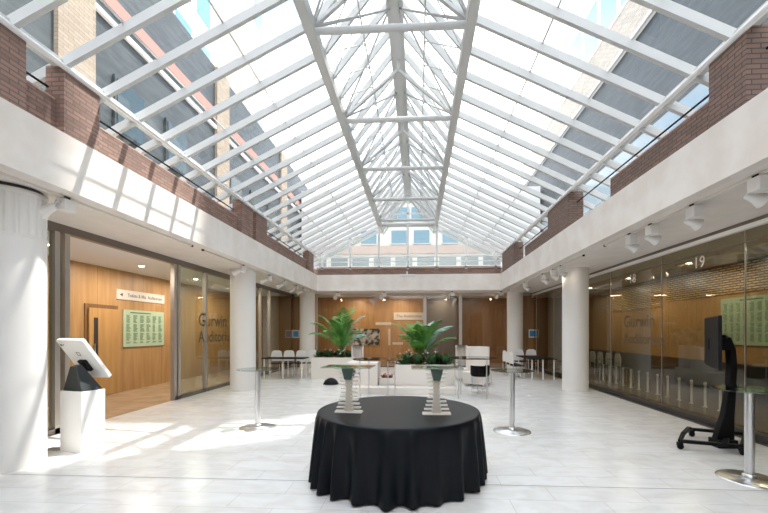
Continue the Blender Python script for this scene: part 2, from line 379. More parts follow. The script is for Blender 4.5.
# left room
struct('wall_left_room', MB().box(-8.3, YF, 0, -8.1, 20.4, ZS), M['wood'])
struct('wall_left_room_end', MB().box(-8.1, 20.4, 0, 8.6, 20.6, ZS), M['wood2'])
struct('ceiling_left_room', MB().box(-8.1, YF, 3.32, GL-.07, YW, 3.39), mat('ceiling_white', (0.84,0.85,0.87), .8))
XW = -8.1
y0, y1 = ypx(84, XW), ypx(117, XW)
d = sempty('door_1')
MB().box(XW, y0, 0, XW+.03, y1, 2.34).build('door_frame', M['wood2'], d)
MB().box(XW+.05, y0+.07, .01, XW+.075, y1-.05, 2.24).build('door_leaf', M['doorwood'], d, bevel=.004)
MB().box(XW+.075, y0+.2, .95, XW+.085, y0+.32, 2.0).build('vision_strip', M['dark'], d)
MB().tube([(XW+.11, y0+.2, 1.0), (XW+.11, y0+.2, 1.35)], .012, 8).box(XW+.075, y0+.19, 1.02, XW+.11, y0+.21, 1.04).box(XW+.075, y0+.19, 1.31, XW+.11, y0+.21, 1.33).build('door_handle', M['chrome'], d)
def text(s, size, m, loc, rot, parent=None, name='lettering', align='LEFT', ext=.001):
    c = bpy.data.curves.new(name, 'FONT'); c.body = s; c.size = size; c.extrude = ext; c.align_x = align; c.materials.append(m)
    tmp = bpy.data.objects.new('tmp', c); COL.objects.link(tmp); bpy.context.view_layer.update()
    me = bpy.data.meshes.new_from_object(tmp.evaluated_get(bpy.context.evaluated_depsgraph_get())); bpy.data.objects.remove(tmp)
    o = bpy.data.objects.new(name, me); COL.objects.link(o); o.location = loc; o.rotation_euler = rot
    if parent: o.parent = parent
    return o
FL = (R(90), 0, R(90)); FR = (R(90), 0, R(-90)); FF = (R(90), 0, 0)
def board(x, y0, y1, z0, z1, s, label, cat='notice board', name='list_board', cols=6):
    t = thing(name, label, cat, (x+s*.012, (y0+y1)/2, z0))
    hy = (y1-y0)/2; h = z1-z0; o1 = x; sg = s
    MB().box(min(0, sg*.02), -hy, 0, max(0, sg*.02), hy, h).build('panel', M['board'], t)
    ink = MB()
    for c in range(cols):
        cy = -hy + .1 + c*(2*hy-.1)/cols
        z = h-.16; k = 0
        while z > .08:
            wd = random.uniform(.5, .95)*((2*hy-.1)/cols-.07)
            if k % 9 != 8: ink.box(min(sg*.02, sg*.022), cy, z, max(sg*.02, sg*.022), cy+wd, z+.014)
            z -= .028; k += 1
    ink.box(min(sg*.02, sg*.022), -hy+.25, h-.09, max(sg*.02, sg*.022), hy-.6, h-.06)
    ink.build('print', M['inkg'], t)
    return t
board(XW, ypx(122.5, XW), ypx(163, XW), 1.22, 2.26, 1, 'pale green framed list board with columns of small print beside the door')
y0, y1 = ypx(116, XW), ypx(163.5, XW)
t = thing('direction_sign', 'long thin white sign with arrow and black lettering above the green board', 'sign', (XW, y0, 2.53))
MB().box(0, 0, 0, .03, y1-y0, .27).build('panel', M['signwhite'], t)
text('Toilets & lifts  Auditorium', .135, M['ink'], (.032, .38, .09), FL, t)
MB().prism([(.10,.13),(.20,.18),(.20,.08)], .03, .032, 'x').build('arrow', M['ink'], t)
# lettering on the glass
yt = ypx(198, GL)
text('Gurwin', .50, M['inkb'], (GL+.012, yt, 1.80), FL, wl); text('Auditorium', .44, M['inkb'], (GL+.012, yt, 1.36), FL, wl)

# ------------------------------------------------------------------ right glass wall
wr = sempty('window_5')
MB().box(GR-.06, YF, 3.335, GR+.06, YW, ZS).build('head_rail', M['bronze'], wr)
MB().box(GR-.09, YF, 3.27, GR-.02, YW, 3.335).build('head_trim', M['white'], wr)
MB().box(GR-.015, YF, 3.07, GR+.015, YW, 3.09).build('transom', M['bronze'], wr)
yj = [-1.9, ypx(900, GR), ypx(745.5, GR), ypx(662, GR), ypx(611, GR)]
st = yj[-1]-yj[-2]
while yj[-1] < YW: yj.append(min(YW+.01, yj[-1]+st))
yj.insert(0, YF)
for a, b_ in zip(yj[:-1], yj[1:]):
    if b_-a > .05: MB().box(GR-.006, a+.006, .1, GR+.006, b_-.006, 3.27).build('pane', M['glassR'], wr)
for a in yj[1:-1]: MB().box(GR-.012, a-.005, .1, GR+.012, a+.005, 3.27).build('joint', M['silver'], wr)
MB().box(GR-.03, YF, .004, GR+.03, YW, .1).build('sill_rail', M['bronze'], wr)
yt = ypx(624, GR); M['inkr'] = mat('ink_faded', (0.12,0.09,0.06), 0.5)
text('Gurwin', .42, M['inkr'], (GR-.012, yt, 1.76), FR, wr); text('Auditorium', .36, M['inkr'], (GR-.012, yt, 1.36), FR, wr)
text('19', .30, M['signwhite'], (GR-.012, ypx(694, GR), 2.84), FR, wr, 'numeral'); text('18', .30, M['signwhite'], (GR-.012, ypx(629.5, GR), 2.84), FR, wr, 'numeral')
struct('wall_right_room', MB().box(8.0, YF, .85, 8.2, 20.4, ZS), M['wood'])
M['brickrefl'] = brickmat('painted_reflection', (0.95,0.68,0.34), (0.62,0.40,0.17), (0.10,0.05,0.02), rough=.3, bw=.22, bh=.062, ms=.016)  # sunlit brick mirrored in the glass, painted onto the wall as a pattern
struct('reflection_band', MB().box(7.96, -2, 2.62, 8.0, ypx(668, 8.0), 3.36).box(7.96, ypx(662, 8.0), 2.45, 8.0, ypx(600, 8.0), 3.3), M['brickrefl'])
struct('wall_right_dado', MB().box(7.9, YF, 0, 8.2, 20.4, .85), mat('dark_dado', (0.03,0.028,0.025), .35))
board(8.0, ypx(775, 8.0), ypx(722, 8.0), 1.32, 2.5, -1, 'large pale green list board on the wood wall behind the dark glass', cols=7)
# ------------------------------------------------------------------ back glass wall
wb = sempty('window_6')
MB().box(GL, YW-.05, 3.28, GR, YW+.05, ZS).build('head_rail', M['silver'], wb)
MB().box(GL, YW-.04, 0, GR, YW+.04, .08).build('sill_rail', M['bronze'], wb)
xs = [at(314, 17.6)[0], at(425, 17.6)[0], at(460.5, 17.6)[0], at(508, 17.6)[0]]
for a, b_ in zip(xs[:-1], xs[1:]): MB().box(a+.05, YW-.005, .08, b_-.05, YW+.005, 3.28).build('pane', M['glassB'], wb)
for a in xs: MB().box(a-.07, YW-.06, 0, a+.07, YW+.06, 3.28).build('mullion', M['silver'], wb)
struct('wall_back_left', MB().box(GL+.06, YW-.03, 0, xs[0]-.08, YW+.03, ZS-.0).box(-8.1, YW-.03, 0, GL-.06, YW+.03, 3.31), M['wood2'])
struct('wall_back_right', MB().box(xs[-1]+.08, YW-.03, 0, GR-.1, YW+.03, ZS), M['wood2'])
struct('wall_back_room', MB().box(-8.0, 19.6, 0, .35, 19.7, ZS), M['wood'])
struct('wall_back_screen', MB().box(.35, 19.3, 0, 1.95, 19.4, ZS), mat('grey_screen', (0.12,0.11,0.10), .6))

# ================================================================== lights inside the rooms
def downlight(x, y, z, e, label_, r=.055, size=.5, col=(1,.88,.74)):
    t = thing('downlight', label_, 'ceiling light', (x, y, z), 0, 'recessed ceiling lights inside the side rooms')
    MB().lathe([(r+.02,-.012),(r+.02,0)], 20).build('trim_ring', M['chrome'], t)
    MB().lathe([(r,-.016),(r,-.0125)], 20).build('lens', M['lamp'], t)
    if e:
        ld = bpy.data.lights.new('downlight_glow', 'AREA'); ld.shape = 'DISK'; ld.size = size; ld.energy = e; ld.color = col
        lo = bpy.data.objects.new('downlight_glow', ld); COL.objects.link(lo); lo.location = (0, 0, -.05); lo.parent = t
for k, y in enumerate((7.0, 9.4, 11.8, 14.2)): downlight(-7.0, y, 3.318, 16, 'warm recessed ceiling light inside the wood panelled foyer')
for k, y in enumerate((4.6, 7.4, 10.2, 13.0, 15.8)): downlight(6.9, y, ZS, 12, 'warm recessed ceiling light in the room behind the dark glass wall')
for k, x in enumerate((-3.0, -.9, 1.2, 3.2)): downlight(x, 18.7, ZS, 9, 'warm recessed ceiling light behind the far glass wall')

# ================================================================== track spotlights
trk = []
def track(pts, label):
    t = thing('light_track', label, 'lighting track', (0,0,0)); a, b_ = Vector(pts[0]), Vector(pts[1])
    t.location = a; d_ = b_-a
    MB().bar((0,0,-.015), d_+Vector((0,0,-.015)), .035, .03).build('rail', M['signwhite'], t)
    MB().box(-.02,-.02,-.035,.02,.02,0).build('end_cap', M['black'], t); MB().box(d_.x-.02, d_.y-.02, -.035, d_.x+.02, d_.y+.02, 0).build('end_cap', M['black'], t)
LX, RX = -4.56, 3.78
track([(LX, 1.0, ZS), (LX, 7.55, ZS)], 'pale ceiling lighting track over the kiosk, ending before the second column')
track([(LX, 7.95, ZS), (LX, 16.2, ZS)], 'pale ceiling lighting track running past the second column to the wood wall')
track([(RX, 1.0, ZS), (RX, 8.0, ZS)], 'pale ceiling lighting track over the black wheeled stand')
track([(RX, 9.0, ZS), (RX, 16.2, ZS)], 'pale ceiling lighting track between the two columns on the dark glass side')
def spot_proto():
    t = thing('track_spotlight', 'x', 'spotlight')
    MB().box(-.06,-.10,-.19,.06,.07,-.04).build('driver_box', M['column'], t, bevel=.006); MB().box(-.03,-.04,-.04,.03,.04,-.005).build('track_adapter', M['black'], t)
    MB().tube([(0,.12,-.1),(.03,.14,-.2)], .012, 8).box(-.015,.05,-.11,.015,.13,-.085).build('bracket', M['chrome'], t)
    Mx = Matrix.Translation((.06,.15,-.2)) @ Matrix.Rotation(R(112), 4, 'Y')
    MB().lathe([(.02,-.07),(.045,-.055),(.052,0),(.06,.05),(.085,.12),(.088,.13),(.078,.13),(.05,.05),(.03,.045)], 24, M=Mx).build('lamp_head', M['column'], t)
    MB().lathe([(.05,.06),(.05,.065)], 20, M=Mx).build('lens', M['lamp'], t)
    return t
sp = spot_proto(); first = True
spots = []
for px, nm in ((66,'beside the thick near column'),(243,'on top of the second column'),(269,'next after the second column'),(284,'midway to the far corner'),(296,'short of the far corner column'),(303,'at the far corner column')):
    D = LX*385/(px-417.5); x, y = at(px, D); spots.append((LX, y, R(180), 'white track spotlight '+nm+' on the lettered glass side'))
for px, nm in ((757,'closest to the camera'),(693,'over the glass joint'),(651,'under the beam above the numeral'),(630,'last before the track ends'),(561,'just past the round column'),(553,'second past the round column'),(543,'third past the round column'),(525,'by the far column')):
    D = RX*385/(px-417.5); x, y = at(px, D); spots.append((RX, y, 0, 'white track spotlight '+nm+' on the dark glass side'))
for px in (337, 384, 452, 500):
    x, y = at(px, 16.9); spots.append((x, 16.9, R(90), 'small white spotlight on the soffit before the far wood wall, %s' % {337:'over the left palm',384:'between the palms',452:'right of the middle palm',500:'near the far right column'}[px]))
for x, y, rz, lb in spots:
    if first: sp.location = (x,y,ZS-.0); sp.rotation_euler = (0,0,rz); sp['label'] = lb; sp['group'] = 'track spotlights'; first = False
    else: dup(sp, (x,y,ZS), rz, lb, 'track spotlights')

# ================================================================== round table with cloth
TX, TY = -.22, 4.5
t = thing('round_table', 'big round table hidden under a floor-length black cloth', 'table', (TX, TY, 0))
MB().lathe([(.90,.70),(.905,.72),(.90,.735)], 64).build('tabletop', M['black'], t)
for a in range(4):
    c_ = math.cos(a*math.pi/2+.78)*.6; s_ = math.sin(a*math.pi/2+.78)*.6
    MB().tube([(c_,s_,0),(c_,s_,.7)], .02, 8).build('leg', M['chrome'], t)
n = 360; vs = [(0,0,.742)]; fs = []; smf = []
rings = [(.3,.742,0),(.6,.742,0),(.85,.742,0),(.915,.742,0),(.928,.738,0),(.935,.728,.0)]
K = 12
for k in range(1, K+1):
    q = k/K; rings.append((.938+.012*q, .728-.712*q, q))
ph = [random.uniform(-.22,.22) for _ in range(40)]
def fold(th, q):
    base = 26*th/(2*math.pi) + .35*math.sin(3*th+1) + .22*math.sin(5*th+.4)
    w1 = ((1+math.sin(2*math.pi*base))/2)**1.5*2 - .75
    amp = .058*(1+.35*math.sin(2*th+.5)+.25*math.sin(7*th))
    return amp*w1*q**.65
for r, z, q in rings:
    for i in range(n):
        th = 2*math.pi*i/n; rr_ = r + fold(th, q)
        vs.append((rr_*math.cos(th), rr_*math.sin(th), z + (.006*math.sin(9*th+1) if q == 1 else 0)))
for i in range(n): fs.append((0, 1+i, 1+(i+1)%n))
for k in range(len(rings)-1):
    for i in range(n): fs.append((1+k*n+i, 1+(k+1)*n+i, 1+(k+1)*n+(i+1)%n, 1+k*n+(i+1)%n))
mb = MB(); mb.add(vs, fs, True)
cl = mb.build('tablecloth', M['cloth'], None, loc=(TX, TY, .003)); tag(cl, 'black floor-length cloth with deep folds draped over the round table', 'tablecloth')

# ================================================================== glass topped display risers
def riser(x, y, label, rz, loc_z=.745):
    t = thing('display_riser', label, 'display stand', (x, y, loc_z), rz, 'glass topped display stands on the black table')
    H = .505
    def half(z):   # hourglass
        q = z/H; return .086 + .045*((q-.5)/.5)**1.4 if q > .5 else .086 + .070*(1-q/.5)**1.6
    m = MB(); n_ = 16
    pl = []
    for i in range(n_+1): z = H*i/n_; pl.append((half(z)*.40, z))
    m.prism([( -a, z) for a, z in pl] + [(a, z) for a, z in pl[::-1]], -.012, .012, 'y')
    m.build('core_plate', M['core'], t)
    s = MB()
    for i in range(12):
        z = .008 + (H-.04)*i/11; hw = half(z)
        s.box(-hw, -.03, z, -hw*.30, .03, z+.013); s.box(hw*.30, -.03, z, hw, .03, z+.013)
    s.build('stacked_slats', M['riser'], t)
    MB().box(-.155,-.05,0,.155,.05,.010).build('foot_plate', M['riser'], t)
    k = MB(); k.prism([(-.07,H),( .07,H),(.035,H-.13),(-.035,H-.13)], -.075, .075, 'y'); k.build('dark_bracket', M['dkgreen'], t)
    MB().box(-.275,-.17,H,.275,.17,H+.013).build('glass_top', M['topglass'], t, bevel=.003)
    return t
M['core'] = mat('brushed_core', (0.60,0.54,0.47), .4, .4)
M['riser'] = mat('cream_slats', (0.78,0.73,0.66), 0.35, 0.2); M['dkgreen'] = mat('green_bracket', (0.05,0.08,0.065), .4)
x, y = at(349, 4.32); riser(x, y, 'hourglass slatted metal stand with glass top, on the black table toward the kiosk side', R(-4))
x, y = at(436.5, 4.22); riser(x, y, 'hourglass slatted stand with glass top on the black table before the middle palm', R(2))

# ================================================================== poseur tables
pz = None
for px, D, lb in ((258, 6.62, 'tall chrome pole table with round glass top before the second column'), (512, 6.38, 'tall chrome pole table with round glass top standing alone on the open floor'), (749.5, 4.30, 'tall chrome pole table with round glass top in front of the black wheeled stand')):
    x, y = at(px, D)
    if pz is None:
        pz = thing('poseur_table', lb, 'table', (x, y, 0), 0, 'chrome poseur tables')
        MB().lathe([(.30,0),(.30,.008),(.27,.014),(.05,.022),(.045,.03)], 48).build('base', M['chrome'], pz)
        MB().lathe([(.066,.022),(.066,.06),(.05,.065)], 24).build('collar', M['chrome'], pz)
        MB().lathe([(.046,.03),(.046,.985)], 24).build('pole', M['chrome'], pz)
        MB().lathe([(.06,.985),(.12,.992),(.12,.998)], 24).build('top_plate', M['chrome'], pz)
        MB().lathe([(.345,.998),(.35,1.003),(.345,1.010)], 48).build('glass_top', M['topglass'], pz)
    else: dup(pz, (x, y, 0), 0, lb)

# ================================================================== kiosk
x, y = at(83, 5.42)
kz = thing('plinth', 'plain white square plinth carrying the tilted display, beside the thick column', 'plinth', (x, y, 0), R(-14))
MB().box(-.205,-.16,0,.205,.16,.83).build('plinth_body', M['white'], kz, bevel=.004)
ks = thing('kiosk_display', 'white tablet-like display tilted back on a black wedge stand atop the plinth', 'display screen', (x, y, .832), R(-14))
st = MB(); st.add([(-.18,-.14,0),(.19,-.14,0),(.19,.14,0),(-.18,.14,0),(-.06,-.13,.33),(.05,-.13,.33),(.05,-.05,.36),(-.06,-.05,.36)],
                  [(0,3,2,1),(4,5,6,7),(0,1,5,4),(1,2,6,5),(2,3,7,6),(3,0,4,7)])
st.build('wedge_stand', mat('graphite', (0.03,0.034,0.036), .4), ks, bevel=.006)
ph_, ta = R(91), R(35)
nn = Vector((math.cos(ph_)*math.cos(ta), math.sin(ph_)*math.cos(ta), math.sin(ta)))
uu = Vector((-math.cos(ph_)*math.sin(ta), -math.sin(ph_)*math.sin(ta), math.cos(ta)))
ww = uu.cross(nn).normalized()
RM = Matrix((( ww.x, uu.x, nn.x, 0), (ww.y, uu.y, nn.y, 0), (ww.z, uu.z, nn.z, 0), (0,0,0,1)))
def rrect(w_, h_, r, n_=6):
    p = []
    for cx, cy, a0 in ((w_-r,h_-r,0),(-w_+r,h_-r,90),(-w_+r,-h_+r,180),(w_-r,-h_+r,270)):
        for i in range(n_+1):
            a = R(a0+90*i/n_); p.append((cx+r*math.cos(a), cy+r*math.sin(a)))
    return p
sc_ = MB(); sc_.prism(rrect(.25,.335,.03), -.025, .025, 'z'); scr = sc_.build('display_body', M['white'], ks, bevel=.006)
fr_ = MB(); fr_.prism(rrect(.235,.32,.02), .0255, .0275, 'z'); o2 = fr_.build('screen_glass', M['black'], scr)
lg = MB()
for a, b_, c_, d_ in ((-.03,-.03,.03,-.024),(-.03,.024,.03,.03),(-.03,-.03,-.024,.03),(.024,-.03,.03,.03)): lg.box(a, b_+.10, -.0275, c_, d_+.10, -.0255)
lg.build('square_logo', M['ink'], scr)
MB().lathe([(.018,-.0275),(.018,-.0255)], 16, c=(.20,.25)).lathe([(.010,-.0275),(.010,-.0255)], 16, c=(.155,.255)).build('camera_dots', M['ink'], scr)
MB().box(-.065,-.18,-.07,.065,.0,-.026).build('mount_plate', M['black'], scr, bevel=.004)
off = Matrix.Translation((.0,.02,.44))
scr.matrix_local = off @ RM
# floor socket
x, y = at(55, 5.38); tag(MB().box(-.09,-.06,0,.09,.06,.02).box(-.05,-.03,.02,.05,.03,.028).build('floor_socket', M['silver'], None, loc=(x,y,0)), 'small metal floor socket between thick column and white plinth', 'floor socket')
for px, py, lb in ((352,445,''),):
    pass
x, y = at(599, 10.9); tag(MB().box(-.14,-.07,0.001,.14,.07,.006).build('floor_hatch', M['dark'], None, loc=(x,y,0)), 'dark rectangular floor hatch beside the round column near the dark glass', 'floor hatch')

# ================================================================== black wheeled stand
A = Vector(at(680, 5.40)+(0,)); B = Vector(at(742, 5.15)+(0,)); C_ = Vector(at(745.5, 5.78)+(0,)); D_ = Vector(at(691.5, 6.05)+(0,))
ctr = (A+B+C_+D_)/4
ts = thing('screen_trolley', 'black wheeled stand with curved upright on casters by the dark glass', 'screen stand', tuple(ctr))
a, b_, c_, d_ = [p-ctr for p in (A, B, C_, D_)]
Z1 = Vector((0,0,.115))
fr = MB(); fr.bar(a+Z1, b_+Z1, .06, .045).bar(d_+Z1, c_+Z1, .06, .045)
fr.bar(a+Z1+Vector((0,0,.0)), a+Z1+(d_-a)*.25+Vector((0,0,.06)), .05, .045).bar(a+Z1+(d_-a)*.25+Vector((0,0,.06)), a+Z1+(d_-a)*.75+Vector((0,0,.06)), .05, .045).bar(a+Z1+(d_-a)*.75+Vector((0,0,.06)), d_+Z1, .05, .045)
mid1 = a+(b_-a)*.72+Z1; mid2 = d_+(c_-d_)*.72+Z1
fr.bar(mid1, mid2, .07, .05); fr.bar(b_+Z1, c_+Z1, .05, .045)
fr.build('base_frame', M['black'], ts, bevel=.006)
for p in (a, b_, c_, d_):
    cs = MB(); cs.lathe([(.035,-.014),(.042,-.01),(.042,.01),(.035,.014)], 18, M=Matrix.Translation(p+Vector((0,-.01,.043))) @ Matrix.Rotation(R(90),4,'X') @ Matrix.Identity(4))
    w_ = cs.build('caster', M['black'], ts); MB().box(p.x-.03, p.y-.028, .05, p.x+.03, p.y+.028, .10).build('caster_fork', M['black'], w_)
cen = (mid1+mid2)/2
def up(px, py, D=5.52): x_, y_ = at(px, D); return Vector((x_, y_, zed(py, D))) - ctr
pts = [up(723,440), up(727,415), up(730,390), up(731.5,365), up(730.5,350), up(727,341), up(721,337), up(716,337)]
cen_y = pts[0]
colm = MB(); wv = [.25,.14,.10,.09,.085,.08,.07,.06]
vs = []; fs = []
for i, p in enumerate(pts):
    dn = (pts[min(i+1,7)]-pts[max(i-1,0)]).normalized(); sd_ = Vector((dn.z, 0, -dn.x)).normalized(); yv = Vector((0,.05,0))
    for sgn, yy in ((-1,-1),(1,-1),(1,1),(-1,1)): vs.append(p + sd_*sgn*wv[i]/2 + yv*yy)
for i in range(7):
    for j in range(4): fs.append((i*4+j, i*4+(j+1)%4, (i+1)*4+(j+1)%4, (i+1)*4+j))
fs += [(3,2,1,0),(28,29,30,31)]
colm.add(vs, fs); colm.build('curved_upright', M['black'], ts, bevel=.008)
# column foot
MB().bar(pts[0]-Vector((0,0,.10)), pts[0]+Vector((0,0,.02)), .26, .2, (0,1,0)).build('upright_foot', M['black'], ts)
hx = up(717,340)
MB().box(hx.x-.03, hx.y-.12, hx.z-.14, hx.x+.10, hx.y+.12, hx.z+.02).tube([hx+Vector((.05,-.16,.02)), hx+Vector((.12,0,.06)), hx+Vector((.05,.16,.02))], .022, 8).tube([hx+Vector((.1,0,.05)), hx+Vector((.16,-.02,-.02)), hx+Vector((.2,-.03,-.10))], .012, 8).build('mount_bracket', M['black'], ts)
tv = thing('flat_screen', 'flat black screen seen almost edge-on, fixed to the wheeled stand', 'television', tuple(ctr+up(712.5,342)), math.atan2(.0,1))
dirv = Vector(at(712.5, 5.5)+(0,)).normalized()
tv.rotation_euler = (0,0, math.atan2(dirv.y, dirv.x) + R(7.5))
MB().box(-.60,-.02,-.36,.60,.02,.36).build('screen_body', M['black'], tv, bevel=.006)
MB().box(-.30,-.05,-.2,.30,-.02,.2).build('rear_housing', M['black'], tv, bevel=.01)

# ================================================================== planters, plants and seating
def cube_thing(name, label, cat, x0, y0, x1, y1, z1, m, group=None, bev=.01, z0=0):
    cx, cy = (x0+x1)/2, (y0+y1)/2
    t = thing(name, label, cat, (cx, cy, z0), 0, group); return t, (x0-cx, y0-cy, x1-cx, y1-cy)
def planter(label, x0, y0, x1, y1, h, wt=.06):
    t, (a, b_, c_, d_) = cube_thing('planter', label, 'planter', x0, y0, x1, y1, h, None)
    m = MB().box(a,b_,0,c_,b_+wt,h).box(a,d_-wt,0,c_,d_,h).box(a,b_+wt,0,a+wt,d_-wt,h).box(c_-wt,b_+wt,0,c_,d_-wt,h)
    m.build('trough', M['planter'], t); MB().box(a+wt,b_+wt,.02,c_-wt,d_-wt,h-.06).build('soil', M['soil'], t)
    return t
PA = (-3.72, 13.3, -2.10, 14.3)
planter('white rectangular planter of the palm nearest the far corner column', *PA, .74)
PB = (-.60, 10.55, 1.0, 11.5)
planter('white rectangular planter holding the middle palm and low foliage', *PB, .74)
PM = (-1.06, 10.6, -.64, 11.4)
planter('low white trough with red and green flowers between two taller white blocks', *PM, .36)
x0, y0, x1, y1 = -1.95, 10.5, -1.09, 11.3
tag(MB().box(x0-x1, 0, 0, 0, y1-y0, .80).build('seat_block', M['planter'], None, loc=(x1, y0, 0), bevel=.01), 'tall plain white block left of the low flower trough', 'bench block')
tag(MB().box(-1.45, -.22, 0, 1.45, .22, .17).build('low_plinth', M['planter'], None, loc=(-.45, 10.28, 0), bevel=.01), 'long low white step running in front of the planters', 'step')

def palm(x, y, z, n, L_, label, seed, wide=1.0, pale=2):  # pale: number of fronds given the sunlit leaf colour
    rd = random.Random(seed)
    t = thing('potted_palm', label, 'palm', (x, y, z))
    sm_ = MB()
    for i in range(5): sm_.tube([(rd.uniform(-.06,.06), rd.uniform(-.06,.06), 0), (rd.uniform(-.1,.1), rd.uniform(-.1,.1), L_*.35)], [.022,.014], 7)
    sm_.build('stem', M['stem'], t)
    for k in range(n):
        m = MB(); az = 2*math.pi*k/n + rd.uniform(-.3,.3); el = rd.uniform(.75, 1.3) if k % 2 else rd.uniform(1.25, 1.55)
        Lf = L_*rd.uniform(.75,1.1); dirx, diry = math.cos(az)*wide, math.sin(az)*wide
        pts = []; NS = 22; px_, pz_ = 0.0, L_*.12; ang = el
        for i in range(NS+1):
            pts.append(Vector((dirx*px_, diry*px_, pz_))); st_ = Lf/NS
            px_ += math.cos(ang)*st_; pz_ += math.sin(ang)*st_; ang -= 1.25/NS*(0.2+1.6*i/NS)
        m.tube(pts, [.011*(1-.8*i/NS) for i in range(NS+1)], 5)
        side = Vector((-math.sin(az), math.cos(az), 0))
        for i in range(5, NS+1):
            q = (i-5)/(NS-5); ll = L_*.20*math.sin(math.pi*(.18+.74*q))
            d_ = (pts[i]-pts[i-1]).normalized()
            for s_ in (-1, 1):
                for h in (0, .5):
                    p0 = pts[i-1].lerp(pts[i], h)
                    tip = p0 + (side*s_*.75 + d_*.65 + Vector((0,0,rd.uniform(-.25,.05)))).normalized()*ll*rd.uniform(.85,1.1) - Vector((0,0,ll*.18))
                    mid_ = p0.lerp(tip, .45) + Vector((0,0,ll*.08)); wd = d_*.019
                    m.add([p0-wd*.4, mid_-wd, tip, mid_+wd, p0+wd*.4], [(0,1,3,4),(1,2,3)])
        fo = m.build('frond', M['leafsun'] if k < pale else M['leaf'], t)
    return t
def bush(x, y, z, r, label, seed, flowers='red', group='low plants in the white planters', nm='leafy_plant'):
    rd = random.Random(seed); t = thing(nm, label, 'plant', (x, y, z), 0, group); m = MB(); f = MB()
    for i in range(60):
        az = rd.uniform(0, 6.28); el = rd.uniform(.25, 1.4); ll = r*rd.uniform(.6, 1.1)
        d_ = Vector((math.cos(az)*math.cos(el), math.sin(az)*math.cos(el), math.sin(el))); s_ = Vector((-math.sin(az), math.cos(az), 0))
        p0 = d_*ll*.35; p1 = d_*ll*.7 + s_*r*.13; p2 = d_*ll + Vector((0,0,-.02)); p3 = d_*ll*.7 - s_*r*.13
        m.add([(0,0,0), p0+s_*.004, p1, p2, p3, p0-s_*.004], [(0,1,5),(1,2,3,4,5)])
        if i % 6 == 0 and flowers:
            c_ = d_*ll*1.02; f.lathe([(.012,-.012),(.03,0),(.022,.014),(.005,.02)], 8, M=Matrix.Translation(c_))
    m.build('foliage', M['leaf2'], t)
    if flowers: f.build('blossom', M['red'] if flowers == 'red' else M['petal'], t)
    return t
x, y = at(342, 13.8); palm(x, y, .66, 15, 1.85, 'green palm with feathery fronds in the planter near the far corner column', 3, .72)
x, y = at(421, 11.2); palm(x, y, .66, 18, 1.5, 'bright green spreading palm in the middle planter', 8, .85, 3)
def low(i0, n, x0, y0, dx, yz, r_, where, grp):
    for i in range(n):
        fl = (None, 'white', 'red')[i % 3]
        bush(x0+i*dx, y0+yz*(i%2), .68, r_, ('low leafy plant', 'low leafy plant with white blossoms', 'low leafy plant with red blossoms')[i % 3]+' '+where, i0+i, fl, grp)
low(20, 7, PA[0]+.2, 13.6, .2, .3, .34, 'around the palm near the far corner column', 'low plants in the corner planter')
low(40, 7, PB[0]+.2, 10.8, .2, .3, .42, 'around the base of the middle palm', 'low plants in the middle planter')
for i in range(3):
    bush(PM[0]+.11+i*.1, 10.85+.15*(i%2), .28, .17, 'small red flowering plant in the low white trough', 60+i, 'red')

# white upholstered seats
def armchair(x, y, rz, label, w_=.42, d_=.4, h=1.18):
    t = thing('white_armchair', label, 'armchair', (x, y, 0), rz, 'white high-backed seats behind the planters')
    MB().box(-w_, -d_, .06, w_, d_, .44).build('seat', M['planter'], t, bevel=.03)
    bk = []
    for i in range(13):
        a = R(-5+190*i/12); bk.append((w_*math.cos(a), d_*math.sin(a)))
    inn = [(p[0]*.82, p[1]*.82) for p in bk]
    MB().prism(bk+inn[::-1], .44, h, 'z').build('backrest', M['planter'], t, bevel=.02)
    for sx in (-1,1):
        for sy in (-1,1): MB().box(sx*w_*.8-.02, sy*d_*.8-.02, 0, sx*w_*.8+.02, sy*d_*.8+.02, .06).build('leg', M['chrome'], t)
for px, D, rz, lb, w_ in ((357.5, 12.9, 0, 'white high-backed seat between the two palms', .2), (461.5, 13.2, 0, 'narrow white high-backed seat just right of the middle palm', .2), (477.5, 11.9, R(-25), 'wide white high-backed seat behind the glass table with black chair', .36)):
    x, y = at(px, D); armchair(x, y, rz, lb, w_)

# glass oval tables on thin legs
def thin_table(x, y, label):
    t = thing('glass_table', label, 'table', (x, y, 0), 0, 'round glass tables on thin steel legs')
    MB().lathe([(.60,.978),(.605,.985),(.60,.992)], 48).build('glass_top', M['tintglass'], t)
    for a in range(4):
        c_ = math.cos(a*math.pi/2+.6)*.48; s_ = math.sin(a*math.pi/2+.6)*.48
        MB().tube([(c_,s_,0),(c_,s_,.978)], .013, 8).build('leg', M['chrome'], t)
    return t
M['tintglass'] = glassmat('tinted_glass', (0.42,0.45,0.46), .06)
x, y = at(378, 9.25); thin_table(x, y, 'round smoked glass table on thin legs in front of the flower trough')
x, y = at(473, 9.75); thin_table(x, y, 'round smoked glass table on thin legs in front of the white seats')
# black tub chair
x, y = at(480, 10.4)
t = thing('tub_chair', 'black round-backed chair with silver wire frame under the smoked glass table', 'chair', (x, y, 0), R(20))
MB().lathe([(.20,.44),(.24,.46),(.24,.52),(.2,.54)], 28).build('seat', M['black'], t)
bk = [(.26*math.cos(R(a)), .26*math.sin(R(a))) for a in range(-200, 30, 15)]; inn = [(p[0]*.88, p[1]*.88) for p in bk]
MB().prism(bk+inn[::-1], .50, .74, 'z').build('backrest', M['black'], t, bevel=.01)
for a in range(4):
    c_, s_ = .2*math.cos(a*1.57+.78), .2*math.sin(a*1.57+.78); MB().tube([(c_,s_,.45),(c_*1.15,s_*1.15,0)], .01, 8).build('leg', M['chrome'], t)
mm = MB()
for a in range(24):
    c_, s_ = .24*math.cos(a*.2618), .24*math.sin(a*.2618); mm.tube([(c_,s_,.46),(c_*.85,s_*.85,.12)], .005, 5)
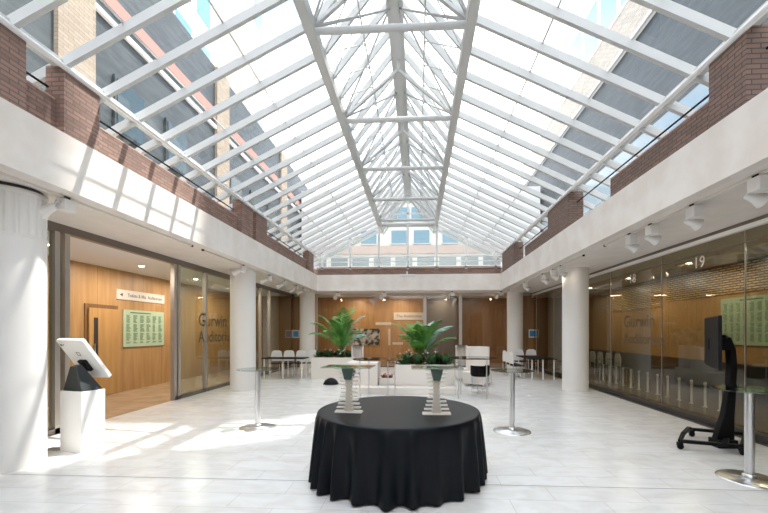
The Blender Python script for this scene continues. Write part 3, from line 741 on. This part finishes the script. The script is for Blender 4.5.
mm.lathe([(.2,.12),(.21,.125),(.2,.13)], 24); mm.build('wire_skirt', M['chrome'], t)
x, y = at(331, 12.0)
t = thing('low_stool', 'low black domed stool in front of the corner planter', 'stool', (x, y, 0)); MB().lathe([(.24,0),(.24,.03),(.19,.12),(.10,.19),(.02,.21)], 28).build('seat', M['black'], t); MB().lathe([(.25,0),(.25,.012)], 28).build('base', M['chrome'], t)

# ================================================================== long tables and white chairs by the columns
def long_table(x0, y0, x1, y1, label, h=.72):
    t = thing('long_table', label, 'table', ((x0+x1)/2, (y0+y1)/2, 0)); a, b_ = (x1-x0)/2, (y1-y0)/2
    MB().box(-a,-b_,h-.03,a,b_,h).build('tabletop', M['black'], t, bevel=.004)
    for sx in (-1,0,1):
        for sy in (-1,1): MB().box(sx*(a-.08)-.018, sy*(b_-.08)-.018, 0, sx*(a-.08)+.018, sy*(b_-.08)+.018, h-.03).build('leg', M['white'], t)
    return t
long_table(-5.45, 13.15, -3.95, 13.85, 'black topped long table with white legs before the lettered glass side')
long_table(3.85, 13.4, 4.75, 15.3, 'black topped long table with white legs beside the dark glass and far column')
wc = None
def wchair(x, y, rz, label, group):
    global wc
    if wc is None:
        wc = thing('white_chair', label, 'chair', (x, y, 0), rz, group)
        MB().box(-.21,-.2,.44,.21,.2,.47).build('seat', M['black'], wc, bevel=.01)
        MB().prism([(-.19,.52),(.19,.52),(.21,.7),(.18,.88),(.1,.93),(-.1,.93),(-.18,.88),(-.21,.7)], .19, .215, 'y').build('backrest', M['white'], wc, bevel=.006)
        for sx in (-1,1):
            MB().tube([(sx*.19,-.18,0),(sx*.18,-.18,.44)], .012, 8).build('leg', M['chrome'], wc)
            MB().tube([(sx*.19,.22,0),(sx*.18,.2,.44),(sx*.18,.2,.6)], .012, 8).build('leg', M['chrome'], wc)
    else: dup(wc, (x, y, 0), rz, label, group)
o4 = ('first', 'second', 'third', 'fourth')
for i in range(4): wchair(-5.35+.45*i, 14.25+.1*i, R(8), o4[i]+' white chair from the glass in the row behind the table on the lettered side', 'white chairs at the lettered glass side')
for i in range(3): wchair(3.5, 13.75+.55*i, R(95), o4[i]+' white chair from the camera along the table beside the far column', 'white chairs near the far column')
for i in range(2): wchair(4.1+.5*i, 15.75, R(-4), ('white chair at the end of the table, nearer the far column', 'white chair at the end of the table, nearer the dark glass')[i], 'white chairs near the dark glass')
for i in range(4): wchair(6.7, 12.9+i*.6, R(90), o4[i]+' white chair in the row inside the room behind the dark glass', 'white chairs behind the dark glass')
bo = None
for i in range(13):
    D = 8.0+.42*i; y = D+.35
    if bo is None:
        bo = thing('floor_post', 'short pale post in the row behind the dark glass', 'post', (6.27, y, 0), 0, 'row of short posts behind the dark glass')
        MB().lathe([(.05,0),(.05,.015),(.024,.02),(.024,.48),(.03,.49),(.03,.53),(.02,.54)], 14).build('post', M['white'], bo)
    else: dup(bo, (6.27, y, 0))

# ================================================================== pictures and signs on the far wall
def picture(x, y, z, w_, h, m, label):
    t = thing('wall_picture', label, 'picture', (x, y, z)); MB().box(-w_/2-.05,-.02,-h/2-.05,w_/2+.05,0,h/2+.05).build('frame', M['signwhite'], t); MB().box(-w_/2,-.025,-h/2,w_/2,-.02,h/2).build('print', m, t)
def pw(px, py, D=17.55): x_, _ = at(px, D); return x_, zed(py, D)
x, z = pw(292.7, 334); picture(x, YW-.03, z, .24, .27, M['blue'], 'square bright blue picture in white frame left of the corner column')
x, z = pw(531.5, 333.5); picture(x, YW-.03, z, .24, .27, M['blue'], 'square bright blue picture in white frame right of the far column')
x = at(409, 19.4)[0]; t = thing('wall_sign', 'long white sign with small lettering on the far wood wall above the middle palm', 'sign', (x, 19.6, zed(316, 19.4))); MB().box(-.78,-.03,-.19,.78,0,.19).build('panel', M['signwhite'], t)
text('The Auditorium', .20, M['ink'], (-.65,-.032,-.06), FF, t)
pm = speckle(mat('grey_print', (0.03,0.03,0.03), .5), (0.65,0.65,0.65), 4, (.42,.58))
x = at(365, 19.4)[0]; t = thing('wall_poster', 'wide black and white photograph on the far wood wall between the palms', 'picture', (x, 19.6, zed(337, 19.4))); MB().box(-.72,-.03,-.42,.72,0,.42).build('print', pm, t)
for px, py, w_, h, lb in ((383, 323.5, .4, .07, 'bright slanted strip on the far wood wall above the photograph'), (389, 337, .05, .42, 'thin upright white strip on the far wood wall beside the photograph'), (397.5, 343.5, .27, .06, 'short level white strip on the far wood wall beside the middle palm')):
    x = at(px, 19.4)[0]; tag(MB().box(-w_,-.02,-h,w_,0,h).build('wall_strip', M['signwhite'], None, loc=(x, 19.6, zed(py, 19.4))), lb, 'wall strip')
x, y = at(407, 16.3); t = thing('beam_lamp', 'small white lamp bar fixed on the top of the far beam', 'lamp', (x, YB-.0, ZB)); MB().box(-.33,-.05,-.06,.33,-.001,.0).build('housing', M['white'], t); MB().tube([(0,-.02,0),(0,-.02,.12)], .03, 8).build('post', M['white'], t)

# ================================================================== buildings outside
M['shaded'] = speckle(mat('painted_shade_wall', (0.028,0.037,0.042), .55), (0.055,0.066,0.072), 1.2, stretch=(1,1,6))  # shade on the neighbouring facades, put into the wall colour
M['salmon'] = mat('salmon_band', (0.40,0.20,0.165), .8)
M['pink'] = mat('pink_brick', (0.62,0.48,0.43), .8)
M['paleblue'] = mat('pale_blue_glass', (0.24,0.31,0.35), .12)
M['greywin'] = mat('grey_window', (0.30,0.33,0.34), .15)
M['wbrick'] = brickmat('pale_brick', (0.46,0.41,0.35), (0.58,0.52,0.45), (0.16,0.13,0.11), bw=.3, bh=.1)
M['obrick'] = brickmat('buff_brick', (0.30,0.24,0.18), (0.38,0.31,0.24), (0.20,0.16,0.13), bw=.3, bh=.1)
M['render'] = mat('white_render', (0.80,0.77,0.73), .8)
M['beige'] = speckle(mat('beige_stone', (0.66,0.56,0.44), .8), (0.74,0.66,0.55), 1)
M['bluewin'] = mat('blue_window', (0.17,0.30,0.40), 0.12)
M['greenwin'] = mat('green_window', (0.03,0.05,0.05), 0.2)
def windows(t, x, s, ys, zs, wd, ht, m, fr=M['render']):
    for y in ys:
        for z in zs:
            f = MB().box(min(x, x+s*.08), y-wd/2-.08, z-.08, max(x, x+s*.08), y+wd/2+.08, z+ht+.08).build('window', fr, t)
            MB().box(min(x+s*.08, x+s*.1), y-wd/2, z, max(x+s*.08, x+s*.1), y+wd/2, z+ht).build('pane', m, f)
t = thing('office_building', 'building in painted shade with salmon bands seen through the glass roof on the kiosk side', 'building', (0,0,0))
MB().box(-14, -6, -.2, -8.9, 34, 13.3).build('wall', M['shaded'], t)
MB().box(-8.9, -6, 11.0, -8.84, 34, 11.4).build('salmon_band', M['salmon'], t); MB().box(-8.9, -6, 10.55, -8.80, 34, 10.68).build('white_band', M['render'], t)
for y in (9.5, 17, 25): MB().box(-8.9, y-.55, 4, -8.78, y+.55, 13.3).build('pilaster', M['obrick'], t)
windows(t, -8.9, 1, [4.5+2.3*i for i in range(12) if i not in (2, 5, 9)], [5.0, 7.6], 1.1, 1.5, M['greenwin'], M['shaded'])
MB().box(-13.5, 15, 13.3, -11, 20, 27).build('tower', M['render'], t)
MB().box(-13, 10.5, 13.3, -11.5, 13.5, 30).build('tower', M['beige'], t); MB().box(-13, 22, 13.3, -10, 25, 30).build('tower', M['beige'], t)
windows(t, -11, 1, [15.7, 17.4, 19.1], [14.5, 17.5, 20.5, 23.5], 1.2, 1.8, M['bluewin'])
windows(t, -11.5, 1, [12], [15, 18.5, 22], 1.4, 2.4, M['bluewin'])
windows(t, -10, 1, [23.5], [14.5, 17.5, 20.5, 23.5], 1.2, 1.8, M['bluewin'])
t = thing('brick_building', 'pale brick banded building with tall blue windows and added sun-gating towers above the dark glass side', 'building', (0,0,0))
MB().box(9.1, -6, -.2, 12.0, 34, 14.0).build('wall', M['shaded'], t)
MB().box(8.95, -6, 14.0, 12.0, 34, 15.7).build('brick_band', M['wbrick'], t); MB().box(8.9, -6, 13.85, 12, 34, 14.0).build('coping', M['render'], t); MB().box(8.9, -6, 15.7, 12, 34, 15.85).build('coping', M['render'], t)
MB().box(10.6, -6, 15.85, 14, 13.5, 44.0).build('tower', M['render'], t); MB().box(10.6, 13.5, 15.85, 14, 17, 28.6).build('tower', M['render'], t); MB().box(10.6, 17, 15.85, 14, 34, 42.0).build('tower', M['render'], t)  # added upper blocks, heights and low gap shaped to gate the sun
windows(t, 10.6, -1, [6.5+2.2*i for i in range(12)], [16.4], 1.7, 4.8, M['bluewin'])
windows(t, 9.1, -1, [12+3*i for i in range(7)], [6.0], 1.4, 1.6, M['greenwin'])
MB().box(9.04, -6, 5.0, 9.1, 34, 9.6).build('glazed_band', M['paleblue'], t)
t = thing('end_building', 'white rendered building with rows of blue windows beyond the gable end', 'building', (0,0,0))
MB().box(-8.7, 28.5, -.2, 8.9, 34, 12.2).build('wall', M['render'], t)
MB().box(-8.7, 28.4, 7.4, 8.9, 28.5, 8.0).build('brick_band', M['pink'], t)
MB().box(-8.7, 28.4, 4.3, 8.9, 28.5, 6.3).build('brick_band', M['brick'], t)
def wrow(z0, z1, xs_, wd, m):
    for x_ in xs_:
        f = MB().box(x_-wd/2-.07, 28.36, z0-.07, x_+wd/2+.07, 28.5, z1+.07).build('window', M['render'], t)
        MB().box(x_-wd/2, 28.34, z0, x_+wd/2, 28.36, z1).build('pane', m, f)
wrow(9.75, 10.8, [-1.3, .25], 1.4, M['bluewin']); wrow(8.15, 9.1, [-3.6,-1.35,.3,2.4], 1.15, M['bluewin'])
wrow(6.5, 7.2, [-7.4+1.6*i for i in range(10)], 1.25, M['greywin'])
